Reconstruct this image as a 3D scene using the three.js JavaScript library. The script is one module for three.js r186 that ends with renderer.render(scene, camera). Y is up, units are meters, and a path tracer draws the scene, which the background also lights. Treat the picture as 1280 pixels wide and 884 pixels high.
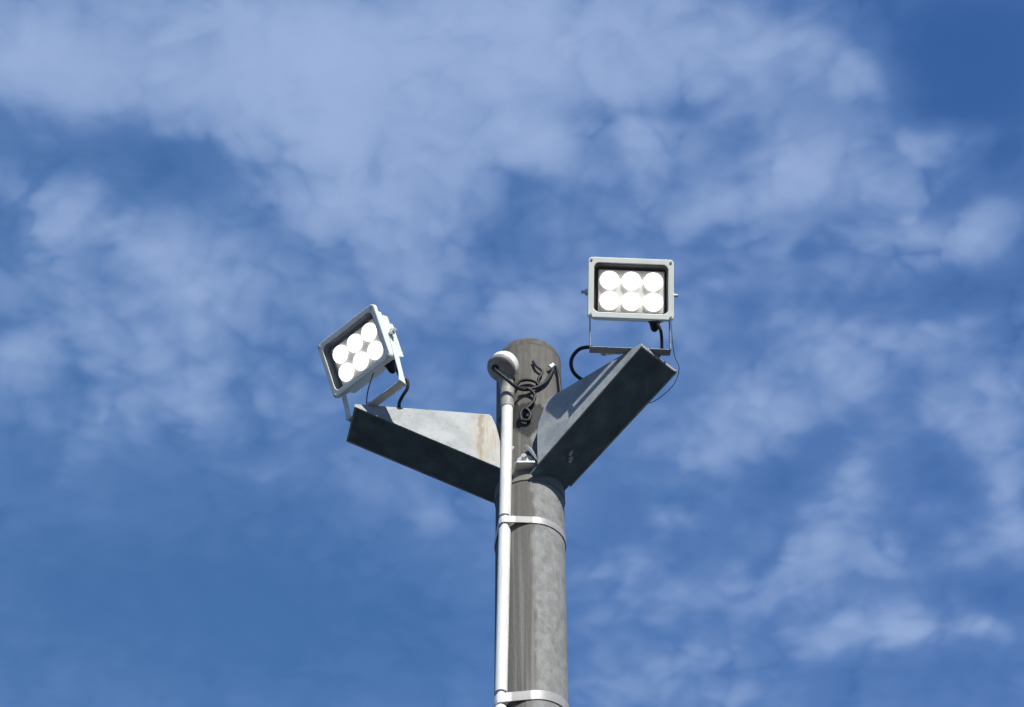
import * as THREE from 'three';
import { mergeGeometries, toCreasedNormals } from 'three/addons/utils/BufferGeometryUtils.js';
import { RoundedBoxGeometry } from 'three/addons/geometries/RoundedBoxGeometry.js';
import { RectAreaLightUniformsLib } from 'three/addons/lights/RectAreaLightUniformsLib.js';
import { createNoise2D, createNoise3D } from 'simplex-noise';

// ------------------------------------------------------------------ camera
// The pole axis is x = 0, z = 0; the photographer stands 5.3 m in front of it and looks up.
const scene = new THREE.Scene();
const VIEW_EL = 46, R = THREE.MathUtils.degToRad;
const camera = new THREE.PerspectiveCamera(2 * THREE.MathUtils.radToDeg(Math.atan(442 / 2800)), 1280 / 884, 0.1, 6000);
camera.position.set(-0.0575, 1.6, 5.34);
camera.lookAt(-0.0575, 1.6 + Math.sin(R(VIEW_EL)), 5.34 - Math.cos(R(VIEW_EL)));
scene.add(camera);

const renderer = new THREE.WebGLRenderer({ antialias: true });
renderer.setSize(1024, 707);
renderer.toneMapping = THREE.LinearToneMapping;
renderer.toneMappingExposure = 1;
renderer.shadowMap.enabled = true;
RectAreaLightUniformsLib.init();

// ------------------------------------------------------------------ sun
const SUN_AZ = 20, SUN_EL = 37;                      // degrees right of the pole-to-camera direction, degrees up
const sunDir = new THREE.Vector3(Math.sin(R(SUN_AZ)) * Math.cos(R(SUN_EL)), Math.sin(R(SUN_EL)), Math.cos(R(SUN_AZ)) * Math.cos(R(SUN_EL)));
const sun = new THREE.DirectionalLight(new THREE.Color(1, 0.955, 0.87), 4.95);
sun.position.copy(sunDir).multiplyScalar(30).add(new THREE.Vector3(0, 6.5, 0));
sun.target.position.set(0, 6.5, 0);
sun.castShadow = true;
sun.shadow.mapSize.set(2048, 2048);
Object.assign(sun.shadow.camera, { left: -8, right: 8, top: 8, bottom: -8, near: 1, far: 60 });
scene.add(sun, sun.target);

// ------------------------------------------------------------------ sky: clear air plus a broken layer of soft cloud, computed by direction
function rng(seed) { let s = seed >>> 0; return () => { s = (s + 0x6d2b79f5) | 0; let t = Math.imul(s ^ (s >>> 15), 1 | s); t = (t + Math.imul(t ^ (t >>> 7), 61 | t)) ^ t; return ((t ^ (t >>> 14)) >>> 0) / 4294967296; }; }
// cloud banks of this sky: [azimuth, elevation, half width, half height (degrees), tilt, cover added]
const CLOUDS = [
  [-10.5,53.3,8.59,2.25,0,0.55], [-10.4,52.9,1.84,1.23,20,0.26], [-5.5,53.6,2.46,1.23,-20,0.22], [-7.9,51.7,2.25,1.43,30,0.22],
  [-5.5,50.5,2.46,1.33,15,0.3], [-6.3,49.4,2.05,0.92,0,0.26], [-19.0,51.8,2.66,1.23,0,0.3], [-16.0,51.7,2.46,0.72,0,0.18],
  [0.0,54.4,2.86,1.23,0,0.42], [1.7,53.2,2.46,1.64,-30,0.28], [7.6,53.9,3.07,1.13,-20,0.26], [7.4,52.9,1.43,0.82,0,0.18],
  [-1.3,51.6,2.05,1.02,0,0.28], [4.9,51.4,0.82,0.92,0,0.28], [1.3,51.1,0.92,0.72,0,0.25], [7.3,51.2,0.51,0.51,0,0.22],
  [14.0,51.5,0.82,1.23,-20,0.28], [11.8,53.2,2.25,0.92,-15,0.24], [14.0,50.1,2.66,1.02,10,0.4], [17.4,50.1,1.02,0.61,0,0.28],
  [11.4,50.0,1.43,1.02,0,0.18], [17.7,47.8,2.05,0.78,10,0.28], [14.9,47.9,1.84,0.82,0,0.32], [8.5,49.6,0.92,0.51,0,0.22],
  [-14.9,47.9,2.46,0.82,-10,0.28], [-17.6,47.9,1.23,0.61,0,0.22], [-16.4,49.0,0.61,0.82,0,0.14], [-12.3,47.2,0.82,0.82,0,0.22],
  [-11.4,46.4,0.82,0.61,0,0.22], [-14.3,45.6,2.25,1.02,0,0.28], [-17.2,46.7,1.23,0.51,0,0.2], [-11.7,44.2,1.23,0.82,0,0.26],
  [-14.8,43.4,1.23,0.61,0,0.26], [-17.4,44.7,1.23,0.82,0,0.24], [-3.7,48.6,1.23,0.82,0,0.18], [-9.4,47.5,0.82,0.61,0,0.12],
  [-7.5,45.2,2.25,1.02,0,0.1], [-2.7,41.7,1.02,1.02,0,0.16], [-1.4,41.5,0.61,0.41,0,0.1], [9.1,44.2,1.43,1.02,0,0.36],
  [7.3,43.4,1.23,0.82,0,0.22], [5.5,41.8,0.51,0.41,0,0.26], [11.5,42.0,0.61,1.23,-10,0.3], [10.2,40.7,1.23,0.82,0,0.28],
  [7.6,39.7,1.23,0.57,0,0.42], [12.5,40.3,0.51,0.82,0,0.28], [12.1,38.4,2.25,0.51,-10,0.45], [10.0,38.1,1.23,0.51,0,0.28],
  [15.1,38.1,0.61,0.25,0,0.28], [15.5,43.3,0.72,0.72,0,0.45], [17.3,43.5,0.82,1.23,0,0.3], [16.7,40.7,0.61,1.23,0,0.4],
  [15.1,40.1,1.02,0.51,0,0.22], [14.0,41.2,0.72,0.31,0,0.22], [12.0,44.6,1.23,1.23,0,0.18], [12.8,43.1,0.82,0.51,0,0.14],
  [11.4,45.9,1.23,0.82,0,0.3], [15.1,45.6,1.02,0.82,0,0.26], [5.4,37.8,1.02,0.72,0,0.3], [3.4,39.9,1.23,1.02,0,0.2],
  [3.1,37.5,1.23,0.82,0,0.18], [7.1,37.1,0.82,0.41,0,0.22], [3.6,46.8,1.64,0.82,0,0.18], [0.6,47.1,1.23,0.61,0,0.22],
  [8.8,48.0,1.02,0.82,0,0.16], [18.8,52.3,2.25,1.84,0,-0.5], [19.2,50.8,1.43,1.43,0,-0.3], [16.7,50.8,1.23,0.61,0,-0.3],
  [19.3,49.3,0.82,0.82,0,-0.2], [-0.6,48.9,1.02,0.82,0,-0.2], [0.3,50.3,0.82,0.51,0,-0.15], [3.0,51.9,1.23,0.41,0,-0.2],
  [6.0,52.1,1.02,0.31,0,-0.2], [-16.9,50.4,2.66,0.33,0,-0.1], [-13.6,50.0,1.43,0.61,0,-0.13], [15.9,46.3,1.84,0.61,0,-0.3],
  [11.3,48.1,0.51,0.25,0,-0.26], [9.3,47.1,0.61,0.82,0,-0.18], [-12.8,39.2,6.14,3.07,0,-0.27], [-4.4,39.0,4.09,2.25,0,-0.2],
  [14.7,41.8,1.02,0.82,0,-0.18], [11.5,43.4,1.23,0.51,0,-0.18], [15.5,38.9,1.23,0.51,0,-0.18], [8.8,42.2,0.82,0.82,0,-0.18],
  [-14.8,46.5,4.71,3.07,0,0.09], [-0.6,48.1,6.55,2.46,0,0.16], [8.2,49.8,6.55,3.07,0,0.08], [9.9,42.3,7.37,5.32,0,0.03],
  [-12.3,49.7,3.68,1.02,0,-0.1], [7.0,40.7,1.43,0.92,0,-0.1], [10.1,41.5,0.61,0.41,0,0.12], [11.2,40.2,1.02,0.61,0,0.12],
  [9.4,42.8,1.23,0.82,0,-0.12], [14.4,39.4,1.23,0.45,0,-0.12], [11.4,37.2,2.86,0.61,0,-0.14], [3.8,41.9,1.23,0.82,0,-0.1],
  [15.7,48.7,1.23,0.61,20,0.12], [-3.3,42.7,2.46,1.23,0,0.08], [-14.0,41.1,1.23,0.41,0,0.1], [-8.6,42.5,0.82,0.51,0,0.1],
  [-15.8,41.9,1.02,0.51,0,0.1], [-5.6,40.2,1.23,0.61,0,0.07],
];
const lin = (c) => { c /= 255; return c <= 0.04045 ? c / 12.92 : ((c + 0.055) / 1.055) ** 2.4; };
function makeSky(W, H) {
  const n2 = createNoise2D(rng(11)), n2b = createNoise2D(rng(23)), n2c = createNoise2D(rng(37));
  const data = new Float32Array(W * H * 4);
  // rounded puffs: smoothed distance to scattered points
  const hash = (i, j, k) => { let t = Math.imul(i * 374761393 + j * 668265263 + k * 974711, 1274126177); t ^= t >>> 13; t = Math.imul(t, 1103515245); t ^= t >>> 16; return (t >>> 0) / 4294967296; };
  const puff = (x, y, k) => {
    const i0 = Math.floor(x), j0 = Math.floor(y); let s = 0;
    for (let j = j0 - 1; j <= j0 + 1; j++) for (let i = i0 - 1; i <= i0 + 1; i++) {
      const dx = i + 0.1 + 0.8 * hash(i, j, k) - x, dy = j + 0.1 + 0.8 * hash(i, j, k + 7) - y, size = 0.55 + 0.7 * hash(i, j, k + 13), q = (dx * dx + dy * dy) / (size * size);
      if (q < 1) s = Math.max(s, (0.4 + 0.6 * hash(i, j, k + 29)) * Math.sqrt(1 - q));
    }
    return s;
  };
  const banks = CLOUDS.map(([az, el, rx, ry, rot, a]) => [az, el, rx, ry, Math.cos(R(rot)), Math.sin(R(rot)), a, Math.cos(R(el))]);
  const fbm = (f, x, y, oct, gain) => { let s = 0, a = 1, t = 0; for (let i = 0; i < oct; i++) { s += a * f(x, y); t += a; a *= gain; x = x * 2.03 + 7.1; y = y * 2.03 - 3.7; } return s / t; };
  const clear = [[74, 118, 178], [63, 104, 161], [46, 90, 150]].map((c) => c.map(lin));   // at elevation 25, 45 and 65
  const shade = [113, 147, 203].map(lin), bright = [168, 191, 231].map(lin);
  const ss = (a, b, x) => { x = Math.min(1, Math.max(0, (x - a) / (b - a))); return x * x * (3 - 2 * x); };
  for (let j = 0; j < H; j++) {
    const el = ((j + 0.5) / H - 0.5) * 180, y = Math.sin(R(el)), c = Math.cos(R(el));
    if (el < -1) { for (let i = 0; i < W; i++) { const o = (j * W + i) * 4; data[o] = 0.12; data[o + 1] = 0.15; data[o + 2] = 0.2; data[o + 3] = 1; } continue; }
    for (let i = 0; i < W; i++) {
      const lon = ((i + 0.5) / W - 0.5) * 2 * Math.PI, x = Math.cos(lon) * c, z = Math.sin(lon) * c;
      const az = THREE.MathUtils.radToDeg(Math.atan2(x, -z));                    // degrees right of the view direction
      const h = 1 / (Math.max(y, 0) + 0.12), u = x * h * 1.0, v = z * h;
      const near = Math.abs(az) < 40 && el > 26 && el < 68;
      const oct = near ? 7 : 4;
      // warped noise: lumps of a degree or two that fray into wisps
      const wx = fbm(n2b, u * 7, v * 7, 3, 0.5), wy = fbm(n2b, u * 7 + 31, v * 7 - 17, 3, 0.5);
      const d1 = fbm(n2, u * 15 + wx * 0.55, v * 15 + wy * 0.55, oct, 0.45);
      const d2 = fbm(n2c, u * 30 + wy * 0.5, v * 38 - wx * 0.5, near ? 5 : 2, 0.42);
      const billow = 1 - Math.abs(fbm(n2c, u * 26 - wx * 0.4, v * 26 + wy * 0.5, near ? 5 : 3, 0.4)) * 2.0;
      const pu = near ? 0.6 * puff(u * 33 + wx * 0.6 + 0.25 * d2, v * 27 + wy * 0.6 + 0.35 * d1, 1) + 0.4 * puff(u * 68 + wy * 0.8 + 0.4 * d1, v * 55 - wx * 0.8 + 0.4 * d2, 2) : 0.5 + 0.3 * d2;
      // how much of this part of the sky the layer covers
      let out = 0.3 + 0.45 * fbm(n2b, u * 2.2 + 5, v * 2.2 + 9, 3, 0.5), cov = out;
      if (near) {
        let b = 0.29;
        for (const [ba, be, rx, ry, ct, st, amp, k] of banks) {
          const p = (az - ba) * k + 0.35 * wx, q = el - be + 0.3 * wy;
          const X = (p * ct + q * st) / rx, Y = (-p * st + q * ct) / ry, r = X * X + Y * Y;
          if (r < 7) b += 1.15 * amp * Math.exp(-r);
        }
        const edge = ss(13, 20, Math.abs(az) * Math.cos(R(el)) + 0 * az) , edge2 = ss(9.5, 15, Math.abs(el - VIEW_EL));
        const m = Math.max(edge, edge2);
        cov = b * (1 - m) + out * m;
      }
      const t = cov + (0.13 * d1 + 0.13 * d2 + 0.05 * (billow - 0.55) + 0.76 * (pu - 0.43)) * (0.42 + 0.62 * Math.min(1, Math.max(0, cov * 2)));
      const dens = t < 0.12 ? 0.12 * Math.exp((t - 0.12) / 0.12) : 1 - Math.exp(-(t - 0.12) * 1.0) * 0.88;
      const e = Math.min(2, Math.max(0, (el - 25) / 20)), a = clear[Math.floor(Math.min(e, 1.999))], b = clear[Math.min(2, Math.floor(Math.min(e, 1.999)) + 1)], f = e - Math.floor(Math.min(e, 1.999));
      const g = ss(0.32, 0.75, dens), low = ss(25, 0, el);
      const side = 1 - 0.06 * Math.min(1, Math.max(-1, az / 14));                 // the air is a little deeper to the right
      const o = (j * W + i) * 4;
      for (let k = 0; k < 3; k++) {
        let air = (a[k] + (b[k] - a[k]) * f) * (k === 2 ? 1 : side);
        air = air * (1 - 0.5 * low) + [0.4, 0.5, 0.66][k] * 0.5 * low;
        const cl = shade[k] + (bright[k] - shade[k]) * g, w = Math.min(1, dens);
        data[o + k] = air * (1 - w) + cl * w;
      }
      data[o + 3] = 1;
    }
  }
  const t = new THREE.DataTexture(data, W, H, THREE.RGBAFormat, THREE.FloatType);
  t.mapping = THREE.EquirectangularReflectionMapping; t.magFilter = t.minFilter = THREE.LinearFilter;
  t.colorSpace = THREE.LinearSRGBColorSpace; t.wrapS = THREE.RepeatWrapping; t.needsUpdate = true;
  return t;
}
const sky = makeSky(4096, 4096);
scene.background = sky; scene.environment = sky;
scene.backgroundIntensity = 1; scene.environmentIntensity = 1;

// ------------------------------------------------------------------ helpers
const used = new Map();
function numbered(name) { const n = used.get(name) ?? 0; used.set(name, n + 1); return n ? `${name}_${String(n).padStart(3, '0')}` : name; }
function thing(name, label, category, [x, y, z] = [0, 0, 0], turn = 0, group) {
  const o = new THREE.Group(); o.name = numbered(name); scene.add(o);
  o.position.set(x, y, z); o.rotation.y = turn; o.userData = { label, category };
  if (group) o.userData.group = group;
  return o;
}
function part(name, geometry, material, parent, label) {
  const m = new THREE.Mesh(geometry, material);
  m.name = parent === scene ? numbered(name) : name; m.castShadow = m.receiveShadow = true;
  if (label) m.userData.label = label;
  parent.add(m);
  return m;
}
const V = (x, y, z) => new THREE.Vector3(x, y, z);
const clean = (g) => { g = g.index ? g.toNonIndexed() : g; for (const k of Object.keys(g.attributes)) if (!['position', 'normal', 'uv'].includes(k)) g.deleteAttribute(k); return g; };
const merge = (list) => mergeGeometries(list.map(clean));
const moved = (g, x, y, z) => g.translate(x, y, z);
function cyl(r0, r1, h, seg = 24) { return new THREE.CylinderGeometry(r0, r1, h, seg); }
function along(g, from, to) {          // a y-axis geometry laid from one point to the other's direction, centred between them
  const d = to.clone().sub(from), q = new THREE.Quaternion().setFromUnitVectors(V(0, 1, 0), d.clone().normalize());
  return g.applyQuaternion(q).translate((from.x + to.x) / 2, (from.y + to.y) / 2, (from.z + to.z) / 2);
}
function rod(from, to, r, seg = 16) { return along(cyl(r, r, from.distanceTo(to), seg), from, to); }
function hexNut(at, normal, r, h) { return along(cyl(r, r, h, 6), at, at.clone().addScaledVector(normal, h)); }
function tube(points, r, seg = 64, sides = 10) {
  return new THREE.TubeGeometry(new THREE.CatmullRomCurve3(points.map((p) => V(...p)), false, 'centripetal'), seg, r, sides, false);
}
// a plate with a bevelled rim: flat outline (points in the u, v axes at an origin), thickness along u x v
function plate(outline, origin, u, v, t, bevel = 0.0012, hole) {
  const s = new THREE.Shape(outline.map(([a, b]) => new THREE.Vector2(a, b)));
  if (hole) s.holes.push(hole);
  const g = new THREE.ExtrudeGeometry(s, { depth: t - 2 * bevel, bevelEnabled: true, bevelThickness: bevel, bevelSize: bevel, bevelOffset: -bevel, bevelSegments: 2, curveSegments: 10 });
  g.translate(0, 0, bevel);
  const w = u.clone().cross(v);
  return g.applyMatrix4(new THREE.Matrix4().makeBasis(u, v, w).setPosition(origin));
}
function roundedRect(w, h, r, path = new THREE.Shape()) {
  const x = w / 2, y = h / 2;
  path.moveTo(-x + r, -y); path.lineTo(x - r, -y); path.absarc(x - r, -y + r, r, -Math.PI / 2, 0); path.lineTo(x, y - r); path.absarc(x - r, y - r, r, 0, Math.PI / 2);
  path.lineTo(-x + r, y); path.absarc(-x + r, y - r, r, Math.PI / 2, Math.PI); path.lineTo(-x, -y + r); path.absarc(-x + r, -y + r, r, Math.PI, Math.PI * 1.5);
  return path;
}
function texture(W, H, fn, srgb = false, repeat = false) {      // fn returns linear values; colour maps are stored as sRGB
  const d = new Uint8Array(W * H * 4), enc = (c) => (c <= 0.0031308 ? c * 12.92 : 1.055 * c ** (1 / 2.4) - 0.055);
  for (let j = 0; j < H; j++) for (let i = 0; i < W; i++) {
    const c = fn((i + 0.5) / W, (j + 0.5) / H), o = (j * W + i) * 4;
    for (let k = 0; k < 3; k++) { const v = Array.isArray(c) ? c[k] : c; d[o + k] = 255 * Math.min(1, Math.max(0, srgb ? enc(Math.max(0, v)) : v)); }
    d[o + 3] = 255;
  }
  const t = new THREE.DataTexture(d, W, H); t.magFilter = THREE.LinearFilter; t.minFilter = THREE.LinearFilter;
  t.wrapS = t.wrapT = repeat ? THREE.RepeatWrapping : THREE.ClampToEdgeWrapping;
  if (srgb) t.colorSpace = THREE.SRGBColorSpace;
  t.needsUpdate = true; return t;
}
const n3 = createNoise3D(rng(5)), m2 = createNoise2D(rng(8));
const f3 = (x, y, z, o = 4) => { let s = 0, a = 0.5; for (let i = 0; i < o; i++) { s += a * n3(x, y, z); a *= 0.5; x *= 2.1; y *= 2.1; z *= 2.1; } return s; };
const f2 = (x, y, o = 4) => { let s = 0, a = 0.5; for (let i = 0; i < o; i++) { s += a * m2(x, y); a *= 0.5; x *= 2.1; y *= 2.1; } return s; };
const step = (a, b, x) => { x = Math.min(1, Math.max(0, (x - a) / (b - a))); return x * x * (3 - 2 * x); };
const mix = (a, b, t) => a.map((v, k) => v + (b[k] - v) * t);

// ------------------------------------------------------------------ materials
const POLE_R = 0.11, POLE_H = 7.09;
// weathered pole: a dirty brown run-off side to the left, mottled pale grey to the right, browner near the top
const poleAt = (u, v) => {
  const a = u * 2 * Math.PI, h = v * POLE_H, cx = Math.cos(a), cz = Math.sin(a);
  let deg = u * 360; if (deg > 180) deg -= 360;
  const streak = f3(cx * 4.5, h * 0.6, cz * 4.5, 3), fine = f3(cx * 16, h * 1.6, cz * 16, 3), spot = f3(cx * 2.6, h * 20, cz * 2.6, 5), grain = f3(cx * 30, h * 90, cz * 30, 2);
  const wob = 7 * f3(cx * 2, h * 3, cz * 2, 4) + 4 * n3(1, h * 14, 3);
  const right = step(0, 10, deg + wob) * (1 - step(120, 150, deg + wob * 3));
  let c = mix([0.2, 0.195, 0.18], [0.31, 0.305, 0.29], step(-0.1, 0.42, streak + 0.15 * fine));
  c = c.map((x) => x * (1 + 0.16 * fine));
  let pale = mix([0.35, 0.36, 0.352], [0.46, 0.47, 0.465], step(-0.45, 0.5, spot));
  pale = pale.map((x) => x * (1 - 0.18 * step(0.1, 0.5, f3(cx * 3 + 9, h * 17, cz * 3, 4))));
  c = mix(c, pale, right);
  const top = step(6.74, 6.8, h + 0.06 * spot);
  c = mix(c, mix([0.178, 0.167, 0.148], [0.235, 0.222, 0.198], step(-0.3, 0.35, streak + 0.4 * spot)), top * 0.92);
  // shadow below the cable entry, painted into the colour, runs out in a point
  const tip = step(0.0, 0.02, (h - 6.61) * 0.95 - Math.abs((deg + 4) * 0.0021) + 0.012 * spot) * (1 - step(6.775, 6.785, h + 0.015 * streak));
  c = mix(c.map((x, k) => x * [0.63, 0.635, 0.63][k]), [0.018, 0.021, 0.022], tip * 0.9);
  const pit = step(0.3, 0.55, f3(cx * 60 + 4, h * 300, cz * 60, 2));
  return c.map((x) => x * (1 + 0.2 * grain) * (1 - 0.22 * pit));
};
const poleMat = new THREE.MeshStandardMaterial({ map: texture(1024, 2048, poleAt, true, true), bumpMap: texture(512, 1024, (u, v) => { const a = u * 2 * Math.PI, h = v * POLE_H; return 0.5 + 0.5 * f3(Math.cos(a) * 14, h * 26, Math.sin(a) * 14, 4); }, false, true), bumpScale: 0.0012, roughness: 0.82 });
const zincTone = (x, y) => { const b = f2(x * 9, y * 9, 4), s = f2(x * 60 + 3, y * 60, 3); return mix([0.29, 0.325, 0.34], [0.4, 0.425, 0.43], step(-0.45, 0.45, b * 0.9 + s * 0.25)); };
function armMaterial(rust) {            // u = along the arm (0 to 0.8 m), v = 0.3 m of height
  const map = texture(512, 192, (u, v) => {
    const s = u * 0.8, h = v * 0.3;
    let c = zincTone(s + (rust ? 0 : 5), h);
    const scuff = step(0.25, 0.4, f2(s * 26, h * 26 + 9, 3)); c = c.map((x) => x * (1 - 0.14 * scuff));
    if (rust) {
      const w = 0.006 * f2(h * 12, 4, 3);
      const run = f2(s * 110, h * 5, 4), fade = step(0.02, 0.2, h);
      const band = step(0.06, 0.0, Math.abs(s - 0.142 + w) - 0.02) * (0.35 + 0.65 * fade) * step(-0.45, 0.35, run), line = step(0.012, 0.0, Math.abs(s - 0.17 + w * 1.6) - 0.0015) * step(0.03, 0.2, h + 0.12 * run);
      c = mix(c, [0.42, 0.36, 0.24], band * 0.8); c = mix(c, [0.2, 0.115, 0.05], line * 0.7); c = mix(c, [0.23, 0.15, 0.08], step(0.1, 0.5, run) * band * fade * 0.5);
    }
    return c;
  }, true, true);
  return new THREE.MeshStandardMaterial({ map, bumpMap: grainBump, bumpScale: 0.0006, roughness: 0.55, metalness: 0.0 });
}
const grainBump = texture(256, 256, (u, v) => 0.5 + 0.5 * f2(u * 24, v * 24, 4), false, true);
const zinc = new THREE.MeshStandardMaterial({ map: texture(256, 256, (u, v) => zincTone(u * 0.7, v * 0.7), true, true), bumpMap: grainBump, bumpScale: 0.0005, roughness: 0.5 });
const shadedZinc = new THREE.MeshStandardMaterial({ map: texture(256, 256, (u, v) => zincTone(u * 0.7 + 9, v * 0.7).map((x, k) => x * [0.34, 0.45, 0.48][k] * (1 + 0.4 * f2(u * 7, v * 7, 5))), true, true), bumpMap: grainBump, bumpScale: 0.0006, roughness: 0.75 });  // zinc tone darkened and blued, underside shade painted into the colour
const steel = new THREE.MeshStandardMaterial({ color: new THREE.Color().setRGB(0.62, 0.63, 0.63), roughness: 0.38, metalness: 0.55 });
const brightSteel = new THREE.MeshStandardMaterial({ map: texture(512, 64, (u, v) => (0.8 - 0.45 * step(0.0, 0.06, u) * (1 - step(0.6, 0.72, u))) * (1 + 0.22 * f2(u * 60, v * 6, 4)), true, true), roughness: 0.5 });
const pvc = new THREE.MeshStandardMaterial({ map: texture(128, 512, (u, v) => mix([0.8, 0.82, 0.78], [0.86, 0.87, 0.84], step(-0.3, 0.3, f2(u * 3, v * 30, 4))).map((x) => x * (1 - 0.14 * step(0.2, 0.5, f2(u * 6 + 4, v * 9, 4)))), true, true), roughness: 0.42 });
const greyPvc = new THREE.MeshStandardMaterial({ map: texture(128, 128, (u, v) => mix([0.29, 0.285, 0.27], [0.37, 0.36, 0.345], step(-0.3, 0.3, f2(u * 8, v * 8, 4))), true, true), roughness: 0.55 });
const rubber = new THREE.MeshStandardMaterial({ color: new THREE.Color().setRGB(0.012, 0.013, 0.018), roughness: 0.55 });
const wireGrey = new THREE.MeshStandardMaterial({ color: new THREE.Color().setRGB(0.2, 0.23, 0.27), roughness: 0.6 });
const paint = new THREE.MeshStandardMaterial({ map: texture(256, 256, (u, v) => mix([0.78, 0.84, 0.79], [0.84, 0.89, 0.84], step(-0.35, 0.35, f2(u * 6, v * 6, 5))), true, true), bumpMap: grainBump, bumpScale: 0.0002, roughness: 0.42 });
const gasket = new THREE.MeshStandardMaterial({ color: new THREE.Color().setRGB(0.05, 0.045, 0.05), roughness: 0.6 });
const reflectorMat = new THREE.MeshStandardMaterial({ color: new THREE.Color().setRGB(0.62, 0.61, 0.57), roughness: 0.6 });
const lensMat = new THREE.MeshStandardMaterial({ color: new THREE.Color().setRGB(0.9, 0.9, 0.88), emissive: new THREE.Color(1, 0.985, 0.94), emissiveIntensity: 1.9, roughness: 0.35 });
const glass = new THREE.MeshPhysicalMaterial({ color: 0xffffff, transmission: 1, thickness: 0, roughness: 0.02, ior: 1.45 });

// ------------------------------------------------------------------ ground
{
  const g = new THREE.CircleGeometry(3000, 96).rotateX(-Math.PI / 2);
  const uv = g.attributes.uv, p = g.attributes.position;
  for (let i = 0; i < uv.count; i++) uv.setXY(i, p.getX(i) / 6, p.getZ(i) / 6);
  const m = new THREE.MeshStandardMaterial({ map: texture(512, 512, (u, v) => { const a = u * 2 * Math.PI, b = v * 2 * Math.PI; const n = f3(Math.cos(a) * 2 + Math.cos(b) * 3, Math.sin(a) * 2 + 4, Math.sin(b) * 3, 5), s = n3(Math.cos(a) * 60, Math.sin(a) * 60 + Math.cos(b) * 60, Math.sin(b) * 60); return 0.036 * (1 + 0.5 * n + 0.35 * s); }, true, true), roughness: 0.95 });
  const o = part('ground', g, m, scene); o.userData.kind = 'structure'; o.userData.label = 'grey asphalt ground around the foot of the floodlight pole';
}

// ------------------------------------------------------------------ pole with its two arms
const pole = thing('floodlight_pole', 'tall weathered grey steel pole with two tapered galvanised arms forming a V', 'pole');
{
  const shaftH = 7.07, shaft = cyl(POLE_R, POLE_R, shaftH, 96).translate(0, shaftH / 2, 0);
  for (let i = 0; i < shaft.attributes.uv.count; i++) shaft.attributes.uv.setY(i, shaft.attributes.position.getY(i) / POLE_H);
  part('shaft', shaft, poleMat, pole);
  const capShape = [[0, 0.014], [0.03, 0.0135], [0.056, 0.0105], [0.074, 0.005], [0.088, -0.003], [0.098, -0.0135], [0.1045, -0.025], [0.1085, -0.037], [0.1103, -0.05], [0.1103, -0.056], [0.1095, -0.057]].map(([r, y]) => new THREE.Vector2(r, POLE_H + 0.028 + y)).reverse();
  const capMat = new THREE.MeshStandardMaterial({ map: texture(256, 128, (u, v) => { const a = u * 2 * Math.PI; return mix([0.09, 0.085, 0.077], [0.13, 0.124, 0.112], step(-0.3, 0.3, f3(Math.cos(a) * 4, v * 3, Math.sin(a) * 4, 4))); }, true, true), roughness: 0.85 });
  part('cap', new THREE.LatheGeometry(capShape, 72), capMat, pole);
  // clamp collar that carries the arms
  const band = new THREE.LatheGeometry([[0.1095, 6.436], [0.1125, 6.4365], [0.1133, 6.439], [0.1133, 6.483], [0.1125, 6.4855], [0.1095, 6.486]].map(([r, y]) => new THREE.Vector2(r, y)), 72);
  const collar = part('clamp_collar', band, new THREE.MeshStandardMaterial({ color: new THREE.Color().setRGB(0.21, 0.205, 0.19), roughness: 0.75 }), pole);
  const ear = plate([[-0.036, 0], [0.036, 0], [0.036, 0.03], [0.028, 0.036], [-0.028, 0.036], [-0.036, 0.03]], V(-0.013, 6.489, 0.106), V(1, 0, 0), V(0, 0, 1).applyAxisAngle(V(1, 0, 0), -0.1), -0.009 + 0.018, 0.001);
  part('clamp_lug', ear, steel, collar);
  const bn = V(-0.15, 0.1, 1).normalize(), ba = V(-0.016, 6.518, 0.109);
  part('bolt', merge([hexNut(ba, bn, 0.021, 0.012), along(cyl(0.026, 0.026, 0.004, 28), ba.clone().addScaledVector(bn, 0.001), ba.clone().addScaledVector(bn, 0.005)), rod(ba, ba.clone().addScaledVector(bn, 0.028), 0.0085)]), steel, collar);
}
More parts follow.
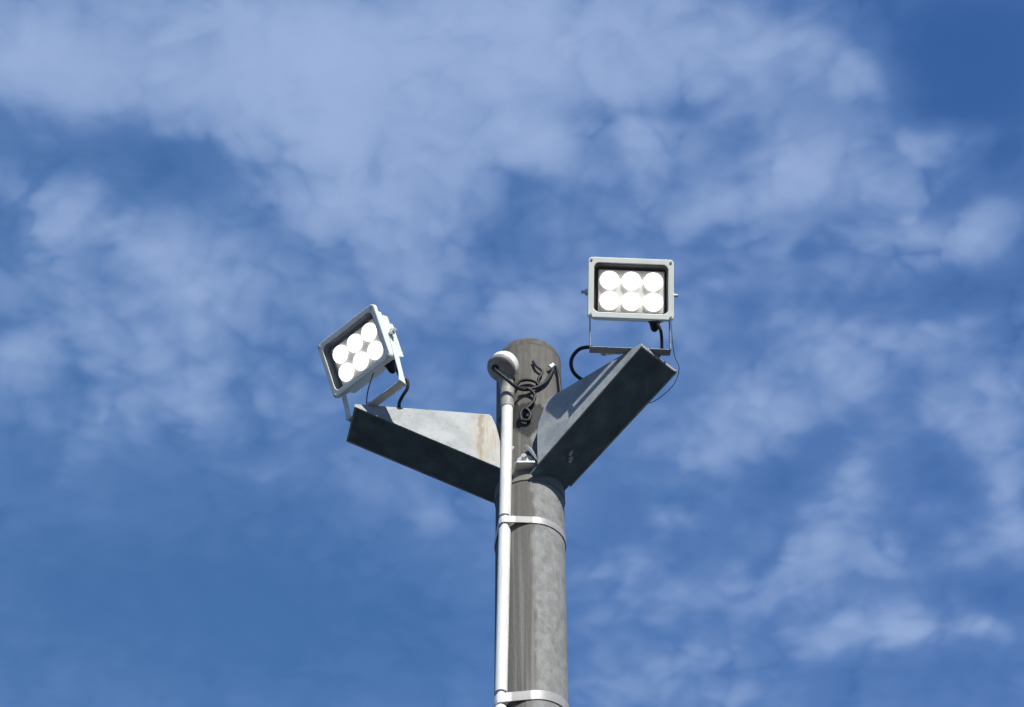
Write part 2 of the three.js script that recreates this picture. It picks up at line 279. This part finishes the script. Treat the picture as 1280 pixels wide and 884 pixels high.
// an arm: closed tapered box, level on top, its floor rising from the pole to the tip
function arm(az, sTip0, lat0, sTip1, lat1, sIn, foot0, foot1, sEnd, material, label) {
  const d = V(Math.sin(R(az)), 0, Math.cos(R(az))), n = V(d.z, 0, -d.x), up = V(0, 1, 0), TOP = 6.725;   // along, sideways, up
  const P = (s, l, y) => d.clone().multiplyScalar(s).addScaledVector(n, l).setY(y);
  const t = 0.006, list = [];
  const side = (lat, sTip, foot, out) => {
        const inner = sEnd;
    const slope = (TOP - 0.012 - foot) / (sTip - 0.108), fy = (s) => foot + slope * (s - 0.108);
    const o = [[inner, fy(inner)], [sTip, TOP - 0.012], [sTip, TOP], [sIn, TOP], [sIn - 0.008, TOP - 0.012], [sIn - 0.02, TOP - 0.045], [inner + 0.006, TOP - 0.085], [inner, TOP - 0.12]].map(([s, y]) => [s, y]);
    // u x v must point outwards
    const uDir = d.clone();
    const w = uDir.clone().cross(up);                        // = -n
    const flip = w.dot(n) * out < 0;
    const g = flip ? plate(o.map(([s, y]) => [-s, y]), n.clone().multiplyScalar(lat - out * t), d.clone().negate(), up, t) : plate(o, n.clone().multiplyScalar(lat - out * t), uDir, up, t);
    list.push(g); return fy;
  };
  const o0 = Math.sign(lat0), fy0 = side(lat0, sTip0, foot0, o0), fy1 = side(lat1, sTip1, foot1, -o0);
  // floor, let in between the two sides; a quad that may twist slightly
  const quad = (A, B, C, D, th) => {                          // four corners of the lower face, thickened upwards
    const g = new THREE.BufferGeometry(), nn = B.clone().sub(A).cross(C.clone().sub(A)).normalize(); if (nn.y < 0) nn.negate();
    const lo = [A, B, C, D], hi = lo.map((p) => p.clone().addScaledVector(nn, th)), v = [];
    const f = (a, b, c, e) => { for (const p of [a, b, c, a, c, e]) v.push(p.x, p.y, p.z); };
    f(...lo); f(...hi); for (let i = 0; i < 4; i++) { const k = (i + 1) % 4; f(lo[i], lo[k], hi[k], hi[i]); }
    g.setAttribute('position', new THREE.Float32BufferAttribute(v, 3)); g.computeVertexNormals();
    return g;
  };
  const e = 0.0005, i0 = lat0 - o0 * (t + e), i1 = lat1 + o0 * (t + e);
  const floorS = 0.085;
  const floor = quad(P(floorS, i0, fy0(floorS) + 0.003), P(sTip0 - 0.002, i0, fy0(sTip0) + 0.003), P(sTip1 - 0.002, i1, fy1(sTip1) + 0.003), P(floorS, i1, fy1(floorS) + 0.003), t);
  const endp = quad(P(sTip0 - 0.001, i0, TOP - 0.012), P(sTip1 - 0.001, i1, TOP - 0.012), P(sTip1 - 0.007, i1, TOP - 0.012), P(sTip0 - 0.007, i0, TOP - 0.012), 0.0115);
  const saddle = quad(P(sEnd + 0.001, i0, fy0(sEnd) + 0.0095), P(sEnd + 0.007, i0, fy0(sEnd) + 0.0125), P(sEnd + 0.007, i1, fy1(sEnd) + 0.0125), P(sEnd + 0.001, i1, fy1(sEnd) + 0.0095), 0.11);
  const setUV = (g) => { const p = g.attributes.position, uv = new Float32Array(p.count * 2); for (let k = 0; k < p.count; k++) { const q = V(p.getX(k), p.getY(k), p.getZ(k)); uv[2 * k] = q.dot(d) / 0.8; uv[2 * k + 1] = (q.y - 6.44 + Math.abs(q.dot(n)) * 0.2) / 0.3; } g.setAttribute('uv', new THREE.BufferAttribute(uv, 2)); return g; };
  const sides = setUV(merge(list));
  const body = part('support_arm', sides, material, pole, label);
  const fl = clean(floor), fp = fl.attributes.position, fuv = new Float32Array(fp.count * 2);
  for (let k = 0; k < fp.count; k++) { const q = V(fp.getX(k), fp.getY(k), fp.getZ(k)); fuv[2 * k] = q.dot(d) / 0.7; fuv[2 * k + 1] = q.dot(n) / 0.7 + 0.3; }
  fl.setAttribute('uv', new THREE.BufferAttribute(fuv, 2));
  part('floor_plate', fl, shadedZinc, body, 'underside of the arm, shade painted into its zinc');
  part('mounting_plate', setUV(clean(saddle)), material, body);
  part('end_plate', setUV(clean(endp)), material, body);
  const tp = quad(P(sIn - 0.004, i0, TOP - 0.0065), P(sTip0 - 0.009, i0, TOP - 0.0065), P(sTip1 - 0.009, i1, TOP - 0.0065), P(sIn - 0.004, i1, TOP - 0.0065), 0.006);
  part('top_plate', setUV(clean(tp)), material, body);
  return { d, n, P, body, fy0 };
}
const armL = arm(-83.73, 0.584, 0.0999, 0.6005, -0.0681, 0.142, 6.489, 6.486, 0.107, armMaterial(true), 'left arm, rust run down its sunlit side');
const armR = arm(49.67, 0.5516, -0.1045, 0.5632, 0.0636, 0.163, 6.455, 6.476, 0.119, armMaterial(false), 'right arm, pointing towards the viewer');
// stud ends of the clamp bolts, seen under the right arm near the pole, and the bolts that hold the lamp brackets down
for (const [A, s, l, y] of [[armR, 0.2, -0.035, 6.535], [armR, 0.185, -0.018, 6.525]]) {
  const p = A.P(s, l, y), q = A.P(s - 0.002, l, y - 0.03);
  part('bolt', merge([rod(p, q, 0.0055), along(cyl(0.01, 0.01, 0.008, 6), p.clone().lerp(q, 0.35), p.clone().lerp(q, 0.65))]), steel, A.body);
}

// ------------------------------------------------------------------ floodlights
const PITCH = { left: 26, right: 26.5 };
function floodlight(label, position, turn, pitch, rise, steelPaint) {
  const o = thing('floodlight', label, 'floodlight', position, turn, 'floodlights on the pole arms');
  const pivot = V(0, rise, 0.062);
  const head = new THREE.Matrix4().makeRotationX(R(pitch)).setPosition(pivot);
  const h = (g) => g.applyMatrix4(head);
  const W = 0.276, H = 0.208, F = 0.05;                        // front face 5 cm ahead of the pivot
  // die-cast body: rounded box, stepped back, with cooling fins on its rear
  const rim = roundedRect(0.25, 0.181, 0.014), body = (rim.holes.push(roundedRect(0.244, 0.1745, 0.013, new THREE.Path())), 0) || merge([new THREE.ExtrudeGeometry(rim, { depth: 0.03, bevelEnabled: true, bevelThickness: 0.001, bevelSize: 0.001, bevelSegments: 2 }).translate(0, 0, F - 0.044), new RoundedBoxGeometry(0.236, 0.168, 0.05, 4, 0.01).translate(0, 0, F - 0.063)]);
  part('housing', h(body), paint, o);
  for (let k = 0; k < 11; k++) {
    const x = -0.1 + 0.02 * k;
    part('cooling_fin', h(new RoundedBoxGeometry(0.0045, 0.13, 0.034, 2, 0.0018).translate(x, 0, F - 0.1)), paint, o);
  }
  // bezel: a frame with rounded, bevelled rims
  const s = roundedRect(W - 0.005, H - 0.005, 0.011), hole = roundedRect(0.2435, 0.1735, 0.02, new THREE.Path()); s.holes.push(hole);
  const bz = new THREE.ExtrudeGeometry(s, { depth: 0.012, bevelEnabled: true, bevelThickness: 0.0025, bevelSize: 0.0025, bevelSegments: 3, curveSegments: 10 }).translate(0, 0, F - 0.0145);
  const bezel = part('bezel', h(bz), paint, o);
  for (const x of [-1, 1]) for (const y of [-1, 1]) part('screw', h(merge([cyl(0.0046, 0.0046, 0.003, 16).rotateX(Math.PI / 2).translate(x * 0.128, y * 0.094, F + 0.001), new THREE.BoxGeometry(0.006, 0.0012, 0.0012).translate(x * 0.128, y * 0.094, F + 0.0026)])), steel, bezel);
  // behind the pane: dark gasket tray, pale reflector, six lit lenses
  const lining = roundedRect(0.2425, 0.1725, 0.0198); lining.holes.push(roundedRect(0.234, 0.164, 0.016, new THREE.Path()));
  part('gasket', h(merge([new THREE.ShapeGeometry(roundedRect(0.236, 0.168, 0.012), 12).translate(0, 0, F - 0.037), new THREE.ExtrudeGeometry(lining, { depth: 0.03, bevelEnabled: false, curveSegments: 10 }).translate(0, 0, F - 0.0325)])), gasket, o);
  const refl = part('reflector', h(new RoundedBoxGeometry(0.214, 0.148, 0.006, 3, 0.0025).translate(0.003, -0.004, F - 0.025)), reflectorMat, o);
  const dome = new THREE.LatheGeometry([[0, 0.019], [0.012, 0.0185], [0.021, 0.0165], [0.0275, 0.012], [0.0305, 0.006], [0.0305, -0.001]].map(([r, y]) => new THREE.Vector2(r, y)).reverse(), 40).rotateX(Math.PI / 2);
  for (const y of [0.5, -0.5]) for (const x of [-1, 0, 1]) part('led_lens', h(dome.clone().translate(0.003 + x * 0.0705, y * 0.0705 - 0.003, F - 0.022)), lensMat, o);
  part('glass_pane', h(new THREE.ShapeGeometry(roundedRect(0.241, 0.171, 0.019), 12).translate(0, 0, F - 0.0022)), glass, o);
  // bracket: flat steel bent into a U, its legs leaning to the pivots
  const yk = [], legW = 0.028, t = 0.0028, half = 0.1265;
  const leg = [[-0.017, 0.0], [0.013, 0.0], [0.016, 0.03], [pivot.z + 0.013, pivot.y + 0.012], [pivot.z + 0.008, pivot.y + 0.02], [pivot.z - 0.006, pivot.y + 0.022], [pivot.z - 0.016, pivot.y + 0.014], [pivot.z - 0.017, pivot.y]];
  for (const sx of [-1, 1]) yk.push(plate(leg.map(([z, y]) => [-z, y]), V(sx > 0 ? half : -half - t, 0, 0), V(0, 0, -1), V(0, 1, 0), t, 0.0008));
  yk.push(new RoundedBoxGeometry(2 * half + 2 * t - 0.001, t, legW, 2, 0.001).translate(0, t / 2 + 0.0002, -0.006));
  const yoke = part('mounting_bracket', merge(yk), steelPaint, o);
  for (const sx of [-1, 1]) part('pivot_bolt', merge([rod(V(sx * 0.113, pivot.y, pivot.z), V(sx * 0.15, pivot.y, pivot.z), 0.005), along(cyl(0.0115, 0.0105, 0.009, 6), V(sx * 0.1345, pivot.y, pivot.z), V(sx * 0.1435, pivot.y, pivot.z)), along(cyl(0.006, 0.0045, 0.012, 12), V(sx * 0.144, pivot.y, pivot.z), V(sx * 0.156, pivot.y, pivot.z))]), steel, yoke);
  return { o, head, F };
}
const lampLabel = { left: 'lit six lens floodlight on the left arm, turned to the left and down', right: 'lit six lens floodlight on the right arm, facing the viewer' };
const lampL = floodlight(lampLabel.left, [-0.5024, 6.7262, 0.1728], R(-45.2), PITCH.left, 0.18, paint);
const lampR = floodlight(lampLabel.right, [0.318, 6.7262, 0.405], R(3), PITCH.right, 0.197, zinc);
for (const [L, sx] of [[lampL, -0.03], [lampR, 0.04]]) {
  part('base_bolt', merge([rod(V(sx, -0.012, -0.002), V(sx, 0.016, -0.002), 0.005), cyl(0.0105, 0.0105, 0.008, 6).translate(sx, 0.009, -0.002)]), steel, L.o);
  // cable gland under the right-hand end of the housing
  const g = merge([cyl(0.019, 0.024, 0.012, 6).translate(0, -0.006, 0), new THREE.LatheGeometry([[0.0065, -0.046], [0.012, -0.04], [0.019, -0.012], [0.019, -0.01]].map(([r, y]) => new THREE.Vector2(r, y)), 24)]);
  part('cable_gland', g.translate(0.082, -0.076, L.F - 0.06).applyMatrix4(L.head), rubber, L.o);
  // its light: the lit field of lenses, just in front of the pane
  L.o.updateMatrixWorld(true);
  const m = L.o.matrixWorld.clone().multiply(L.head), at = V(0.003, -0.003, L.F + 0.004).applyMatrix4(m), to = V(0.003, -0.003, L.F + 2).applyMatrix4(m);
  const lamp = new THREE.SpotLight(new THREE.Color(1, 0.985, 0.94), 6, 40, 1.1, 0.6, 2);
  lamp.position.copy(at); lamp.target.position.copy(to); lamp.shadow.radius = 4; lamp.castShadow = true; scene.add(lamp, lamp.target);
}

// ------------------------------------------------------------------ conduit with its entrance cap
const conduit = thing('conduit', 'white plastic cable conduit running up the left side of the pole', 'conduit', [-0.1, 0, 0.085]);
const pipeAt = (y) => { const k = (y - 5.568) / (6.7605 - 5.568); return V(-0.09 + k * 0.0168, y, 0.0952 + k * 0.0134); };
const STRAPS = [6.262, 5.583];
{
  const off = V(-0.1, 0, 0.085), Rp = 0.0192;
  const length = (y0, y1, neckTop) => {                       // one pipe; its top end is drawn in to a neck held by the strap
    const prof = neckTop ? [[Rp, 0], [Rp, y1 - y0 - 0.012], [Rp * 0.93, y1 - y0 - 0.005], [Rp * 0.74, y1 - y0]] : [[Rp, 0], [Rp, y1 - y0 - 0.004], [Rp * 0.96, y1 - y0]];
    const g = new THREE.LatheGeometry([[Rp * 0.74, -0.001], [Rp * 0.97, 0], ...prof.slice(1)].map(([r, y]) => new THREE.Vector2(r, y)), 32);
    const a = pipeAt(y0).sub(off), b = pipeAt(y1).sub(off);
    const q = new THREE.Quaternion().setFromUnitVectors(V(0, 1, 0), b.clone().sub(a).normalize());
    return g.applyQuaternion(q).translate(a.x, a.y, a.z);
  };
  const gap = 0.024;
  part('pipe', length(STRAPS[0] + gap, 6.765, false), pvc, conduit);
  part('pipe', length(STRAPS[1] + gap, STRAPS[0] - gap, true), pvc, conduit);
  part('pipe', length(0.02, STRAPS[1] - gap, true), pvc, conduit);
  for (const y of STRAPS) part('coupling_neck', rod(pipeAt(y - gap - 0.002).sub(off), pipeAt(y + gap + 0.002).sub(off), Rp * 0.72, 28), pvc, conduit);
  // grey socket and entrance cap: a neck that swells into a hood whose flat mouth looks down to the front
  const top = pipeAt(6.76).sub(off), hood = V(-0.095, 6.902, 0.15).sub(off), nrm = V(-0.36, -0.86, 0.36).normalize();
  const socket = new THREE.LatheGeometry([[0.0196, -0.002], [0.0222, 0], [0.0222, 0.06], [0.02, 0.064]].map(([r, y]) => new THREE.Vector2(r, y)), 32).translate(top.x, top.y, top.z);
  part('socket', socket, greyPvc, conduit);
  const back = hood.clone().addScaledVector(nrm, -0.03);
  const neck = new THREE.TubeGeometry(new THREE.CatmullRomCurve3([V(top.x, top.y + 0.055, top.z), V(top.x, top.y + 0.09, top.z + 0.003), V(top.x - 0.004, top.y + 0.115, top.z + 0.012), back.clone().addScaledVector(nrm, 0.02)]), 24, 0.0235, 24);
  const q = new THREE.Quaternion().setFromUnitVectors(V(0, 1, 0), nrm);
  const hoodProf = [[0.0, -0.07], [0.021, -0.067], [0.036, -0.059], [0.045, -0.048], [0.049, -0.036], [0.05, -0.006], [0.0482, 0.001], [0.043, 0.0055], [0.032, 0.0095], [0.016, 0.0115], [0.0, 0.012]];
  const cap = part('entrance_cap', merge([neck, new THREE.LatheGeometry(hoodProf.slice(5).map(([r, y]) => new THREE.Vector2(r, y)), 48).applyQuaternion(q).translate(hood.x, hood.y, hood.z)]), greyPvc, conduit);
  part('cap_lid', new THREE.LatheGeometry(hoodProf.slice(0, 6).map(([r, y]) => new THREE.Vector2(r + 0.0006, y)), 48).applyQuaternion(q).translate(hood.x, hood.y, hood.z), pvc, cap, 'white lid of the entrance cap');
  part('grommet', new THREE.TorusGeometry(0.009, 0.004, 10, 24).applyQuaternion(new THREE.Quaternion().setFromUnitVectors(V(0, 0, 1), nrm)).translate(...hood.clone().addScaledVector(nrm, 0.011).add(V(-0.014, 0.006, 0.002)).toArray()), rubber, cap);
}
// steel straps: the taut outline round pole and conduit
for (const [k, y] of STRAPS.entries()) {
  const c = pipeAt(y), d = Math.hypot(c.x, c.z), a0 = Math.atan2(c.x, c.z), r1 = POLE_R + 0.0012, r2 = 0.0162, beta = Math.acos((r1 - r2) / d), path = [];
  for (let i = 0; i <= 72; i++) { const a = a0 + beta + (2 * Math.PI - 2 * beta) * i / 72; path.push([r1 * Math.sin(a), r1 * Math.cos(a)]); }
  for (let i = 0; i <= 20; i++) { const a = a0 - beta + 2 * beta * i / 20; path.push([c.x + r2 * Math.sin(a), c.z + r2 * Math.cos(a)]); }
  const hgt = k ? 0.034 : 0.027, th = 0.0022, pos = [], uv = [], n = path.length, idx = [], ring = 6;
  const tilt = (x, z) => (k ? 0.03 : -0.05) * x + 0.01 * Math.sin(9 * x + 4 * z);
  for (let i = 0; i < n; i++) {
    const [x, z] = path[i], [xa, za] = path[(i + n - 1) % n], [xb, zb] = path[(i + 1) % n];
    let nx = -(zb - za), nz = xb - xa; const l = Math.hypot(nx, nz) || 1; nx /= l; nz /= l; if (nx * x + nz * z < 0) { nx = -nx; nz = -nz; }
    for (const [o, v] of [[0, -0.5], [th, -0.47], [th * 1.5, 0], [th, 0.47], [0, 0.5], [0, 0]]) { pos.push(x + nx * o, y + v * hgt + tilt(x, z), z + nz * o); uv.push(i / n, v + 0.5); }
  }
  for (let i = 0; i < n; i++) for (let j = 0; j < ring; j++) { const a = i * ring + j, b = i * ring + (j + 1) % ring, e = ((i + 1) % n) * ring + j, f = ((i + 1) % n) * ring + (j + 1) % ring; idx.push(a, e, b, b, e, f); }
  const g = new THREE.BufferGeometry(); g.setAttribute('position', new THREE.Float32BufferAttribute(pos, 3)); g.setAttribute('uv', new THREE.Float32BufferAttribute(uv, 2)); g.setIndex(idx); g.computeVertexNormals();
  const m = part('strap', toCreasedNormals(g, 0.6), brightSteel, scene);
  m.userData = { label: k ? 'lower steel strap around pole and conduit, close to the bottom edge' : 'upper steel strap around pole and conduit, below the two arms', category: 'strap', group: 'straps that hold the conduit to the pole' };
}

// ------------------------------------------------------------------ cables
function cable(label, points, r, material, seg = 64, group) {
  const p0 = V(...points[0]);
  const m = part('cable', tube(points.map((p) => V(...p).sub(p0).toArray()), r, seg), material, scene);
  m.position.copy(p0); m.userData = { label, category: 'cable' }; if (group) m.userData.group = group; return m;
}
cable('black cable from the entrance cap across the pole top to the right', [[-0.108, 6.9, 0.15], [-0.112, 6.882, 0.163], [-0.079, 6.841, 0.166], [-0.044, 6.82, 0.146], [-0.018, 6.827, 0.127], [0.016, 6.839, 0.122], [0.049, 6.872, 0.112], [0.074, 6.935, 0.096], [0.086, 6.98, 0.083], [0.096, 6.96, 0.073], [0.102, 6.9, 0.066], [0.112, 6.8, 0.062], [0.13, 6.728, 0.07]], 0.0058, rubber, 110);
cable('black cable hanging in a small coil on the pole between the arms', [[-0.03, 6.835, 0.126], [-0.005, 6.83, 0.128], [0.016, 6.809, 0.124], [0.014, 6.778, 0.124], [-0.006, 6.748, 0.123], [-0.026, 6.724, 0.121], [-0.024, 6.696, 0.12], [-0.006, 6.69, 0.122], [0.003, 6.708, 0.124], [-0.006, 6.732, 0.128], [-0.02, 6.736, 0.128], [-0.03, 6.715, 0.126], [-0.026, 6.69, 0.122]], 0.0056, rubber, 120);
cable('short stub of black cable end sticking up on the pole top', [[0.012, 6.971, 0.117], [0.025, 6.943, 0.121], [0.043, 6.925, 0.116], [0.038, 6.905, 0.116], [0.03, 6.885, 0.118], [0.03, 6.862, 0.122]], 0.0048, rubber, 40);
cable('thin black cable arching over the pole front beside the coil', [[-0.046, 6.852, 0.118], [-0.03, 6.872, 0.122], [-0.005, 6.876, 0.124], [0.02, 6.868, 0.122], [0.035, 6.85, 0.118]], 0.0056, rubber, 40);
{
  const t = part('cable_tie', merge([new RoundedBoxGeometry(0.011, 0.03, 0.004, 2, 0.001), new RoundedBoxGeometry(0.013, 0.009, 0.008, 2, 0.001).translate(0, -0.012, 0)]), pvc, scene);
  t.position.set(0.076, 6.967, 0.102); t.rotation.set(0, 0.6, -0.6); t.userData = { label: 'small white cable tie at the right of the pole top', category: 'cable tie' };
}
cable('black cable loop standing over the right arm', [[0.285, 6.739, 0.382], [0.24, 6.763, 0.362], [0.22, 6.779, 0.352], [0.195, 6.812, 0.335], [0.16, 6.82, 0.318], [0.135, 6.79, 0.303], [0.137, 6.755, 0.288], [0.162, 6.732, 0.272], [0.195, 6.728, 0.262], [0.23, 6.728, 0.27]], 0.0062, rubber, 90);
{
  const a = V(0.23, 6.767, 0.352), b = V(0.3, 6.736, 0.392);
  const c = thing('cable_connector', 'white cable connector at the end of the black loop', 'connector', a.toArray());
  const z = V(0, 0, 0), e = b.clone().sub(a);
  part('sleeve', rod(z, e.clone().multiplyScalar(0.72), 0.0085, 24), pvc, c);
  part('nut', along(cyl(0.0105, 0.0105, 0.014, 6), e.clone().multiplyScalar(0.72), e.clone().multiplyScalar(0.9)), pvc, c);
  part('ring', along(new THREE.CylinderGeometry(0.0098, 0.0098, 0.006, 24), e.clone().multiplyScalar(0.1), e.clone().multiplyScalar(0.17)), greyPvc, c);
}
cable('black lamp cable dropping from the right floodlight to its arm', [[0.404, 6.81, 0.45], [0.416, 6.784, 0.436], [0.42, 6.767, 0.41], [0.418, 6.742, 0.385], [0.4, 6.732, 0.355], [0.35, 6.731, 0.32]], 0.0052, rubber);
cable('black lamp cable curling from the left floodlight down to its arm', [[-0.437, 6.862, 0.255], [-0.436, 6.835, 0.232], [-0.423, 6.807, 0.212], [-0.4, 6.79, 0.205], [-0.398, 6.766, 0.195], [-0.412, 6.748, 0.18], [-0.425, 6.734, 0.155], [-0.42, 6.731, 0.12], [-0.37, 6.731, 0.07]], 0.0058, rubber, 80);
cable('thin grey wire from the left floodlight behind its arm', [[-0.5, 6.83, 0.24], [-0.515, 6.79, 0.215], [-0.529, 6.767, 0.17], [-0.533, 6.745, 0.12], [-0.52, 6.731, 0.07]], 0.0022, wireGrey);
cable('thin grey wire hanging in a bow off the right arm tip', [[0.447, 6.85, 0.47], [0.45, 6.8, 0.455], [0.453, 6.757, 0.42], [0.462, 6.733, 0.37], [0.478, 6.728, 0.322], [0.466, 6.7, 0.288], [0.447, 6.68, 0.275], [0.42, 6.662, 0.26], [0.392, 6.652, 0.245], [0.36, 6.668, 0.225], [0.335, 6.72, 0.22], [0.325, 6.731, 0.25]], 0.0014, wireGrey, 100);

renderer.render(scene, camera);
